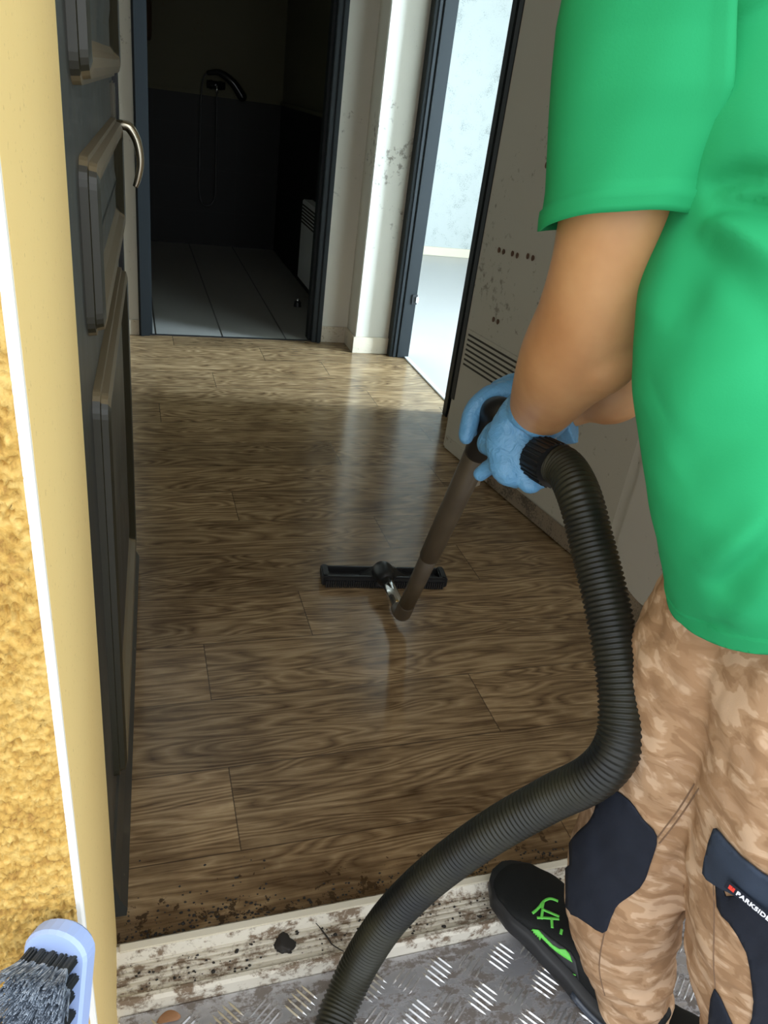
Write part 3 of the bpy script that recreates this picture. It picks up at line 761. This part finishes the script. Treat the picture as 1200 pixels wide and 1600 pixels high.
# near sleeve: its own piece, sewn at the shoulder, open at the hem
secs = [(-190, 985, 1290, .61, 0, 0, 0), (-60, 893, 1195, .635, .2, .016, 0), (30, 875, 1172, .655, .4, .030, 0), (110, 867, 1172, .68, .6, .034, 0), (190, 862, 1172, .70, .8, .030, 0), (235, 860, 1158, .715, .9, .008, 0),
        (298, 857, 1126, .733, 1, 0, 0), (327, 853, 1110, .7405, 1, 0, 0), (330, 853, 1108, .7415, 1, 0, .0032), (342, 851, 1102, .746, 1, 0, .0030), (362, 848, 1095, .752, 1, 0, .0022)]
den = []
for a_, b_ in zip(secs, secs[1:]):
    k_ = max(1, int((b_[0] - a_[0]) / 10))
    for i_ in range(k_): den.append(tuple(x + (y - x) * i_ / k_ for x, y in zip(a_, b_)))
den.append(secs[-1]); Rg = []
for (py, xl, xr, d, tl, dent, ex) in den:
    c_ = P((xl + xr) / 2, py, d); hw = (xr - xl) / 2 * d / 1200; ring = []
    for k_ in range(72):
        a = 2 * PI * k_ / 72; x = math.cos(a); f = math.sin(a); g_ = math.copysign(abs(f) ** .92, f) * .076
        if f > 0: g_ -= dent * math.exp(-((x - .68) / .13) ** 2) - dent * .28 * math.exp(-((x - .40) / .10) ** 2)
        g_ += .0012 * math.sin(x * 9 + py * .02) * (f > 0)
        n_ = 1 + ex / hw if f > -.5 else 1
        ring.append(c_ + cx * (x * hw * n_) - cz * (g_ * n_) + cy * (tl * (.010 * f if f > 0 else .030 * f)))
    Rg.append(ring)
bm = bmesh.new(); loft(bm, Rg, False); slv = frombm('sleeve', bm, M['green'], shirt, True); mods(slv, None, 1)
s_ = slv.modifiers.new('s', 'SOLIDIFY'); s_.thickness = .0014; s_.offset = -1
keep(shirt, person)

# ---------------- trousers
def leg(pts, rads):
    q, r_ = smoothpath(pts, rads, 8); return q, r_
bm = bmesh.new()
qA, rA = leg([P(1190, 930, .84), P(1125, 1040, .87), P(1085, 1130, .91), P(1045, 1220, .97), P(1002, 1310, 1.035), P(975, 1390, 1.09), P(975, 1455, 1.125), P(983, 1515, 1.155), P(990, 1562, 1.185)],
             [.105, .100, .094, .088, .086, .084, .074, .061, .053])
addtube(bm, qA, rA, 32)
qB, rB = leg([P(1330, 960, .76), P(1290, 1080, .76), P(1262, 1200, .79), P(1238, 1310, .83), P(1215, 1410, .88), P(1202, 1500, .93), P(1205, 1600, .985), V(.79, .345, .09)],
             [.110, .108, .105, .103, .098, .094, .086, .070])
addtube(bm, qB, rB, 32)
loft(bm, [ell((.70, .48, .70), .12, .10, FA), ell((.685, .49, .78), .15, .115, FA), ell((.645, .50, .86), .148, .11, FA), ell((.62, .515, .93), .145, .105, FA), ell((.605, .55, .985), .138, .098, FA)])
# bunched folds over the ankle
for (px, py, d, r, dx) in ((985, 1490, 1.135, .064, .01), (988, 1525, 1.16, .060, -.006), (990, 1553, 1.178, .057, .004)):
    c = P(px, py, d); ring = [c + (V(math.cos(a), math.sin(a), 0) * (r * .86)) + V(0, 0, .012 * math.sin(a + dx * 100)) for a in [2 * PI * i / 24 for i in range(25)]]
    addtube(bm, ring, .0135, 8, False)
tr = frombm('trousers', bm, M['camo']); mods(tr, .0055, 4, [(.07, .014), (.028, .006)]); bake(tr); keep(tr, person)
TT = bvh(tr)
# knee patches, pocket with flap and printed tab, seams
patch('knee_patch', TT, [(950, 1225), (985, 1250), (1005, 1278), (1027, 1305), (1018, 1345), (1000, 1385), (968, 1410), (955, 1435), (943, 1456), (905, 1432), (876, 1420), (868, 1395), (880, 1350), (895, 1312), (925, 1280), (938, 1245)], M['navy'], tr, curve=3, off=.002)
patch('knee_patch', TT, [(1118, 1330), (1135, 1400), (1180, 1390), (1290, 1400), (1330, 1600), (1290, 1700), (1150, 1690), (1175, 1590), (1176, 1540), (1166, 1485), (1140, 1440), (1122, 1415)], M['navy'], tr, curve=2, off=.0015)
patch('cargo_pocket', TT, [(1123, 1293), (1160, 1335), (1215, 1375), (1300, 1425), (1290, 1500), (1215, 1445), (1160, 1400), (1122, 1380), (1104, 1362), (1112, 1325)], M['navy2'], tr, curve=2, off=.004, thick=.004)
patch('hem_patch', TT, [(1070, 1545), (1082, 1580), (1098, 1610), (1108, 1600), (1112, 1560), (1118, 1544), (1128, 1560), (1150, 1610), (1140, 1680), (1070, 1660)], M['navy'], tr, curve=0, off=.0018)
for pts in ([(1085, 1225), (1062, 1262), (1040, 1292), (1028, 1308)], [(1092, 1232), (1068, 1268), (1046, 1298), (1030, 1318)], [(945, 1455), (938, 1490), (937, 1520), (945, 1555)], [(1112, 1330), (1116, 1420), (1115, 1500), (1118, 1545)]):
    q = catmull([(*p,) for p in pts], 8); w3 = []
    for p in q:
        d = (P(p[0], p[1], 1) - CAMP).normalized(); h = TT.ray_cast(CAMP + d * .2, d)
        if h[0]: w3.append(h[0] - d * .0003)
    bm = bmesh.new(); addtube(bm, w3, .0009, 6); frombm('seam', bm, M['stitch'], tr)
pocket = [o for o in COL.objects if o.name.startswith('cargo_pocket')][0]
def on_leg(px, py, off):
    d = (P(px, py, 1) - CAMP).normalized(); h = TT.ray_cast(CAMP + d * .2, d); return h[0] + (h[1] if h[1].dot(d) < 0 else -h[1]) * off
A_ = on_leg(1147, 1372, 0); B_ = on_leg(1196, 1412, 0); C_ = on_leg(1160, 1405, 0)
lx = (B_ - A_).normalized(); lz = lx.cross(C_ - A_).normalized()
if lz.dot(A_ - CAMP) > 0: lz = -lz
ly = lz.cross(lx)
mxl = Matrix.Translation(A_ + lz * .0135 + lx * .0110) @ Matrix((lx, ly, lz)).transposed().to_4x4() @ Matrix.Scale(.66, 4)
def print_(name, bm, m, par):
    bm.transform(mxl); o = frombm(name, bm, m); o.parent = par; return o
bm = bmesh.new(); addbox(bm, (-.020, -.0085, -.0015), (.062, .0085, 0), .0004); print_('brand_tab', bm, M['navy'], pocket)
bm = bmesh.new()
for a, b, c, d in ((-.0145, -.0095, -.004, .004), (-.0088, -.0052, -.004, .004), (-.0095, -.0088, -.004, .0005)): addbox(bm, (a, c, 0), (b, d, .0006))
print_('red_logo_mark', bm, M['red'], pocket)
tx = bpy.data.curves.new('brand_text', 'FONT'); tx.body = 'PARKSIDE'; tx.size = .0112; tx.extrude = .0004; tx.offset = .0004; tx.space_character = 1.08; tx.align_y = 'CENTER'
to = bpy.data.objects.new('tmp', tx); COL.objects.link(to); bpy.context.view_layer.update()
me = bpy.data.meshes.new_from_object(to.evaluated_get(bpy.context.evaluated_depsgraph_get())); bpy.data.objects.remove(to); me.transform(mxl @ Matrix.Translation((-.002, 0, .0004)))
o = link('brand_lettering', me, None, pocket); me.materials.clear(); me.materials.append(M['print'])

# ---------------- shoes
def shoe(name, heel, toe, vis):
    """heel / toe: ground points; built along its own axis"""
    dz = toe.z - heel.z; toe = V(toe.x, toe.y, heel.z)
    def rise(u): t = min(max((u - .25) / .45, 0), 1); return dz * t * t * (3 - 2 * t)
    f = (toe - heel); L = f.length; f.normalize(); s = V(f.y, -f.x, 0)          # s: to the right of the foot
    def W(u, lat, z): return heel + f * (u * L) + s * (lat * 1.2) + V(0, 0, z + rise(u))
    def half(u):                                                         # outline half width
        k = [(0, .018), (.04, .029), (.15, .035), (.4, .037), (.6, .046), (.75, .050), (.88, .043), (.96, .027), (1, .008)]
        for (a, x), (b, y) in zip(k, k[1:]):
            if u <= b: t = (u - a) / (b - a); t = t * t * (3 - 2 * t); return x + (y - x) * t
        return k[-1][1]
    def top(u):
        k = [(0, .085), (.1, .095), (.3, .100), (.45, .086), (.6, .066), (.8, .052), (.93, .040), (1, .022)]
        for (a, x), (b, y) in zip(k, k[1:]):
            if u <= b: t = (u - a) / (b - a); return x + (y - x) * t
        return k[-1][1]
    bm = bmesh.new(); R = []
    for i in range(26):
        u = .004 + .992 * i / 25; h = half(u); tp_ = top(u); r = []
        for k in range(20):
            a = 2 * PI * k / 20; ca_, sa = math.cos(a), math.sin(a)
            zz = .018 + (tp_ - .018) * (.5 + .5 * sa) ** .85 if sa > -1 else .018
            wsh = h * (1 if sa < 0 else (1 - .42 * sa ** 2)); r.append(W(u, ca_ * wsh * (abs(ca_) ** -.25 if abs(ca_) > .05 else 1), zz))
        R.append(r)
    loft(bm, R); up = frombm(name, bm, M['shoe']); mods(up, .004, 5); bake(up); keep(up, person)
    bm = bmesh.new(); R = []
    for z, g in ((-.0, .92), (.004, 1.0), (.016, 1.04), (.024, 1.02), (.030, .96)):
        r = []
        N_ = 40
        for i in range(N_): u = i / (N_ - 1); r.append(W(u * (1 + .01 * (g - .9)), half(u) * g + .003, z + (.006 * max(0, (u - .8) / .2) ** 2 if z < .02 else .004 * (1 - u))))
        for i in range(N_): u = 1 - i / (N_ - 1); r.append(W(u, -half(u) * g - .003, z + (.006 * max(0, (u - .8) / .2) ** 2 if z < .02 else .004 * (1 - u))))
        R.append(r)
    loft(bm, R); so = frombm('sole', bm, M['sole'], up, True)
    bm = bmesh.new(); loft(bm, [[W(.02 + .36 * t, lat, z) for (lat, z) in ((-half(.02 + .36 * t) - .0045, .008), (-half(.02 + .36 * t) - .0075, .014), (-half(.02 + .36 * t) - .0045, .024), (-half(.02 + .36 * t) + .002, .016))] for t in [i / 10 for i in range(11)]])
    frombm('heel_insert', bm, M['heelclip'], up, True)
    return up, W
sA, WA = shoe('shoe', V(.728, .455, -.0205), V(.580, .752, .0225), True)
sB, WB = shoe('shoe', V(.86, .23, -.0205), V(.72, .50, -.0205), False)
bpy.context.view_layer.update()
TS = bvh(sA)
patch('logo_field', TS, [(830, 1458), (848, 1463), (870, 1490), (893, 1520), (906, 1535), (900, 1500), (893, 1488), (862, 1466), (845, 1452)], M['limed'], sA, step=4, curve=0, off=.0008, thick=.0008)
patch('logo_stripe', TS, [(828, 1456), (833, 1451), (842, 1453), (851, 1463), (864, 1476), (874, 1482), (884, 1483), (890, 1490), (895, 1503), (884, 1496), (872, 1488), (858, 1476), (846, 1464), (845, 1468), (852, 1482), (860, 1495), (873, 1505), (886, 1513), (901, 1523), (890, 1519), (874, 1511), (866, 1503), (856, 1497), (846, 1490), (840, 1485), (850, 1487), (845, 1479), (836, 1468)], M['lime'], sA, step=3, curve=0, off=.0016, thick=.0012)
def lace(pts, r=.0024):
    w3 = []
    for p in catmull([(*p,) for p in pts], 6):
        d = (P(p[0], p[1], 1) - CAMP).normalized(); h = TS.ray_cast(CAMP + d * .2, d)
        if h[0]: w3.append(h[0] - d * .0022)
    if len(w3) > 2:
        bm = bmesh.new(); addtube(bm, w3, r, 8, flat=.5); frombm('lace', bm, M['lime'], sA, True)
for l_ in ([(832, 1427), (842, 1418), (850, 1408), (860, 1404), (872, 1408)], [(849, 1410), (848, 1420), (860, 1426), (874, 1432)], [(839, 1434), (850, 1434), (862, 1435), (874, 1436)], [(848, 1420), (846, 1436)], [(862, 1436), (863, 1450)], [(878, 1452), (876, 1460)]): lace(l_)

# ---------------- gloves
def glove(name, solids, m, cuff=None, vox=.0026):
    bm = bmesh.new()
    for ps, rs, fl, up in solids:
        q, r_ = smoothpath(ps, rs, 6); capsule(bm, q, r_, 20, up, fl)
    if cuff: q, r_ = smoothpath(*cuff, 6); addtube(bm, q, r_, 28)
    o = frombm(name, bm, m); mods(o, vox, 5, [(.02, .0025)]); bake(o); keep(o, person); return o
HW = (WRL - P(860, 610, .99)).normalized()
nrm_hand = -cz
gl = glove('glove', [
    ([P(828, 650, 1.065), P(808, 690, 1.065), P(803, 722, 1.06)], [.041, .044, .036], .62, cz),           # back of the hand
    ([P(815, 700, 1.06), P(822, 735, 1.055), P(828, 752, 1.05)], [.036, .028, .018], .7, cz),             # heel of the palm
    ([P(790, 668, 1.06), P(768, 676, 1.10), P(757, 694, 1.115), P(762, 702, 1.125)], [.018, .013, .0115, .0100], 1, None),     # index finger round the tube
    ([P(800, 706, 1.06), P(776, 704, 1.09), P(758, 696, 1.115), P(768, 700, 1.13)], [.019, .013, .011, .0100], 1, None),
    ([P(800, 715, 1.065), P(780, 722, 1.085), P(762, 732, 1.105), P(750, 741, 1.115)], [.018, .0125, .0115, .0105], 1, None),  # middle finger
    ([P(806, 728, 1.07), P(793, 742, 1.09), P(786, 744, 1.12), P(800, 738, 1.14)], [.018, .0135, .011, .0100], 1, None),    # ring finger
    ([P(812, 738, 1.07), P(806, 750, 1.09), P(804, 748, 1.12), P(816, 740, 1.14)], [.016, .012, .0105, .0095], 1, None),    # little finger
    ([P(826, 742, 1.06), P(832, 752, 1.05), P(846, 755, 1.05)], [.020, .014, .0085], 1, None),            # thumb lying along the cuff
], M['glove'], ([P(874, 588, .985), P(856, 620, 1.03), P(834, 655, 1.06)], [.0535, .0475, .043]))
# rolled cuff edge
c0, c1 = P(874, 588, .985), P(856, 620, 1.03); ax = (c1 - c0).normalized(); n1 = ax.orthogonal().normalized(); n2 = ax.cross(n1)
bm = bmesh.new(); addtube(bm, [c0 + (n1 * math.cos(a) + n2 * math.sin(a)) * .054 for a in [2 * PI * i / 40 for i in range(41)]], .0016, 8, False)
frombm('cuff_roll', bm, M['glove'], gl, True)
gr_ = glove('glove', [
    ([P(850, 640, 1.17), P(815, 620, 1.18), P(790, 622, 1.18)], [.034, .038, .033], .6, cz),
    ([P(800, 610, 1.165), P(765, 618, 1.155), P(741, 640, 1.15), P(731, 672, 1.15), P(728, 684, 1.15)], [.018, .0155, .0145, .0135, .011], 1, None),   # index over the tube
    ([P(800, 615, 1.185), P(765, 624, 1.185), P(743, 646, 1.18), P(737, 672, 1.175)], [.018, .0145, .0130, .0115], 1, None),
    ([P(805, 630, 1.20), P(775, 636, 1.21), P(757, 655, 1.20), P(752, 672, 1.19)], [.017, .013, .012, .0105], 1, None),
    ([P(810, 642, 1.21), P(785, 650, 1.22), P(770, 664, 1.21)], [.015, .012, .010], 1, None),
    ([P(835, 655, 1.16), P(805, 668, 1.15), P(782, 668, 1.15)], [.018, .0145, .011], 1, None),
], M['glove'], ([P(895, 652, 1.145), P(872, 655, 1.155), P(845, 645, 1.17)], [.039, .037, .034]))

# ------------------------------------------------------------------ vacuum wand, nozzle and hose: one thing
def tube_mat():
    m = mat('brown_black_tube', (.060, .046, .030), .38, .1); k = N(m); a = k.noise(k.obj(), 14, 4); k.color(k.mix(a, (.115, .090, .060), (.065, .050, .034))); return m
M['tube'] = tube_mat()
M['hose'] = mat('black_ribbed_hose', (.012, .013, .012), .42, 0, .35)
_k = N(M['hose']); _k.color(_k.ramp(_k.noise(_k.obj(), 8, 4), [(.4, (.008, .009, .009)), (.62, (.022, .022, .014))]))
vac = empty('vacuum_hose', (.66, 1.66, 0)); tag(vac, 'black ribbed vacuum hose with brown tube wand and wide floor nozzle', 'vacuum hose')
NZ = V(.655, 1.680, 0)
nd = V(.355, .0, 0).normalized(); ang = -.135
nz_ = Matrix.Rotation(ang, 4, 'Z')
def nzo(name, bm, m, smooth=False):
    bm.transform(Matrix.Translation(NZ) @ nz_); o = frombm(name, bm, m, smooth=smooth); return keep(o, vac)
bm = bmesh.new()
addbox(bm, (-.178, -.008, .004), (.178, .004, .034), .003); addbox(bm, (-.178, .046, .004), (.178, .058, .030), .003)
addbox(bm, (-.178, -.008, .004), (-.158, .058, .034), .004); addbox(bm, (.158, -.008, .004), (.178, .058, .034), .004)
addbox(bm, (-.17, .0, .008), (.17, .05, .016), .001)
R = []
for x, y0, h in ((-.07, .010, .020), (-.045, .0, .032), (-.025, -.012, .048), (0, -.016, .054), (.025, -.012, .048), (.045, .0, .032), (.07, .010, .020)):
    R.append([V(x, y0, .008), V(x, y0 + .004, h * .75), V(x, .02, h), V(x, .048, h * .8), V(x, .058, .008)])
loft(bm, R); nzl = nzo('floor_nozzle', bm, M['black'])
bm = bmesh.new()
for i in range(54):
    x = -.165 + .33 * i / 53
    if abs(x) > .0: addbox(bm, (x - .002, -.013, .001), (x + .002, -.004, .022))
o = frombm('bristle_strip', bm, M['black']); o.data.transform(Matrix.Translation(NZ) @ nz_); o.parent = nzl; o.matrix_parent_inverse = Matrix.Identity(4)
nk0 = V(.645, 1.672, .046); E0 = V(.640, 1.60, .050)
bm = bmesh.new(); q, r_ = smoothpath([V(.652, 1.705, .030), nk0 + V(.001, .012, 0), nk0 + V(-.001, -.018, .002)], [.028, .030, .026]); capsule(bm, q, r_, 20); keep(frombm('swivel_neck', bm, M['black'], smooth=True), vac)
bm = bmesh.new(); addtube(bm, [nk0 + V(0, -.01, .002), V(.638, 1.505, .046)], .0175, 24); keep(frombm('chrome_tube', bm, M['chrome'], smooth=True), vac)
WT = P(772, 652, 1.15)                                       # top of the wand
El = V(.640, 1.485, .050)
wd = (WT - El).normalized()
bm = bmesh.new(); q, r_ = smoothpath([V(.638, 1.520, .045), V(.639, 1.503, .044), V(.641, 1.488, .050), El + wd * .035 + V(0, 0, .0), El + wd * .08], [.019, .0205, .0215, .021, .0205], 8); addtube(bm, q, r_, 24)
keep(frombm('elbow', bm, M['tube'], smooth=True), vac)
mid_ = El.lerp(WT, .42)
bm = bmesh.new(); addtube(bm, [El + wd * .06, mid_], .0195, 28); keep(frombm('lower_tube', bm, M['tube'], smooth=True), vac)
bm = bmesh.new(); addtube(bm, [mid_ - wd * .003, mid_, WT], [.0195, .0215, .0215], 28); keep(frombm('upper_tube', bm, M['tube'], smooth=True), vac)
bm = bmesh.new(); q, r_ = smoothpath([WT - wd * .10, WT - wd * .02, WT + wd * .015, P(800, 655, 1.12), P(825, 690, 1.075), P(850, 722, 1.04)], [.0222, .0225, .023, .022, .0215, .0235], 8); addtube(bm, q, r_, 26)
keep(frombm('bent_handle', bm, M['black'], smooth=True), vac)
c0, c1 = P(838, 712, 1.045), P(868, 728, 1.01)
bm = bmesh.new(); ax = (c1 - c0).normalized(); addtube(bm, [c0, c0 + ax * .003, c1], [.026, .029, .030], 30)
n1 = ax.orthogonal().normalized(); n2 = ax.cross(n1)
for i in range(26):
    a = 2 * PI * i / 26; rr = n1 * math.cos(a) + n2 * math.sin(a); addtube(bm, [c0 + ax * .004 + rr * .0295, c1 + rr * .0305], .0014, 6)
keep(frombm('hose_cuff', bm, M['black'], smooth=False), vac)
hp_ = [P(852, 720, 1.03), P(882, 732, 1.0), P(905, 775, .96), P(925, 850, .94), P(945, 930, .92), P(963, 1020, .90), P(972, 1100, .885), P(966, 1165, .88), P(930, 1212, .90), P(860, 1248, .95), P(780, 1293, .99), P(715, 1337, 1.03), P(655, 1386, 1.07), P(607, 1437, 1.10), P(570, 1492, 1.125), P(543, 1545, 1.12), P(522, 1600, 1.095), P(503, 1680, 1.05), P(470, 1850, .955), V(.13, .1, .006), V(.2, -.4, .006)]
q = catmull([tuple(p) for p in hp_], 60)
q = [V(*p) for p in q]; acc = [0]
for a, b in zip(q, q[1:]): acc.append(acc[-1] + (b - a).length)
Lh = acc[-1]; stepl = .0016; pts = []; j = 0; s = 0
while s < Lh:
    while acc[j + 1] < s: j += 1
    t = (s - acc[j]) / max(acc[j + 1] - acc[j], 1e-9); pts.append(q[j].lerp(q[j + 1], t)); s += stepl
R0 = .0262
rads = [R0 + (.0014 if (i % 4) in (0, 1) else -.0009) for i in range(len(pts))]
bm = bmesh.new(); addtube(bm, pts, rads, 32); keep(frombm('ribbed_hose', bm, M['hose'], smooth=True), vac)

# ------------------------------------------------------------------ brush leaning on the yellow wall
M['bluep'] = mat('pale_blue_plastic', (.36, .48, .80), .4)
M['brist'] = mat('grey_bristles', (.15, .18, .22), .8); _k = N(M['brist']); _k.color(_k.ramp(_k.noise(_k.obj(), 130, 4, .7), [(.38, (.05, .065, .09)), (.52, (.24, .29, .36)), (.66, (.45, .52, .60))]))
M['brist2'] = mat('dark_bristle_roots', (.03, .034, .034), .7)
br = empty('scrubbing_brush', (0, 0, 0))
top = P(88, 1456, .56); botm = P(62, 1770, .585)
bu = (botm - top); BL = bu.length; bu.normalize()                                    # down the head
bn = V(-.42, -.86, .28); bn = (bn - bu * bn.dot(bu)).normalized(); bs_ = bu.cross(bn).normalized()
if bs_.x < 0: bs_ = -bs_
def B(u, s, n): return top + bu * u + bs_ * s + bn * n
HWd = .0245
def outline(hw, u0, u1):
    pts = []
    for i in range(13): a = PI + PI * i / 12; pts.append((u0 + hw * .8 + hw * .8 * math.sin(a), hw * math.cos(a)))
    pts += [(u1, hw), (u1, -hw)]; return pts
bm = bmesh.new()
loft(bm, [[B(u, s, n) for (u, s) in outline(hw, u0, .26)] for hw, u0, n in ((HWd - .003, .003, -.018), (HWd, 0, -.014), (HWd, 0, -.002), (HWd - .002, .002, .001), (HWd - .007, .007, .001))])
brb = frombm('brush_head', bm, M['bluep'], br)
bm = bmesh.new(); bm2 = bmesh.new(); rnd = random.Random(5)
for i in range(17):
    for j in range(5):
        u = .018 + i * .0145; s = -.0155 + j * .0078 + (.002 if i % 2 else 0)
        b0 = B(u, s, 0); 
        for kk in range(46):
            a = rnd.uniform(0, 2 * PI); rr = .0034 * math.sqrt(rnd.random()); o1 = bu * rr * math.cos(a) + bs_ * rr * math.sin(a)
            spread = 1.9; dlt = o1 * spread + bs_ * rnd.uniform(-.003, .003) + bs_ * (j - 2) * .0014 + bu * rnd.uniform(-.004, .004)
            midp = b0 + o1 + bn * .014; tip = b0 + o1 + dlt + bn * (.036 + rnd.uniform(-.003, .002))
            for (A0, A1, w0, w1, B_m) in ((b0 + o1, midp, .0007, .0006, bm2), (midp, tip, .0006, .0005, bm)):
                vs = []
                for (pp, ww) in ((A0, w0), (A1, w1)):
                    vs.append([B_m.verts.new(pp + (bu * math.cos(x) + bs_ * math.sin(x)) * ww) for x in (0, 2.09, 4.19)])
                for x in range(3): B_m.faces.new((vs[0][x], vs[0][(x + 1) % 3], vs[1][(x + 1) % 3], vs[1][x]))
                B_m.faces.new(vs[1])
o1_ = frombm('bristle_tips', bm, M['brist'], br); o2_ = frombm('bristle_roots', bm2, M['brist2'], br); o1_['kind'] = 'stuff'; o2_['kind'] = 'stuff'
bm = bmesh.new(); foot = V(-.10, .36, -.195)
hb = B(.235, 0, -.012); addtube(bm, [hb, hb.lerp(foot, .5), foot], .011, 16); frombm('broom_pole', bm, M['bluep'], br, True)
tag(br, 'grey-bristled scrubbing brush with pale blue plastic head against the yellow wall', 'brush')
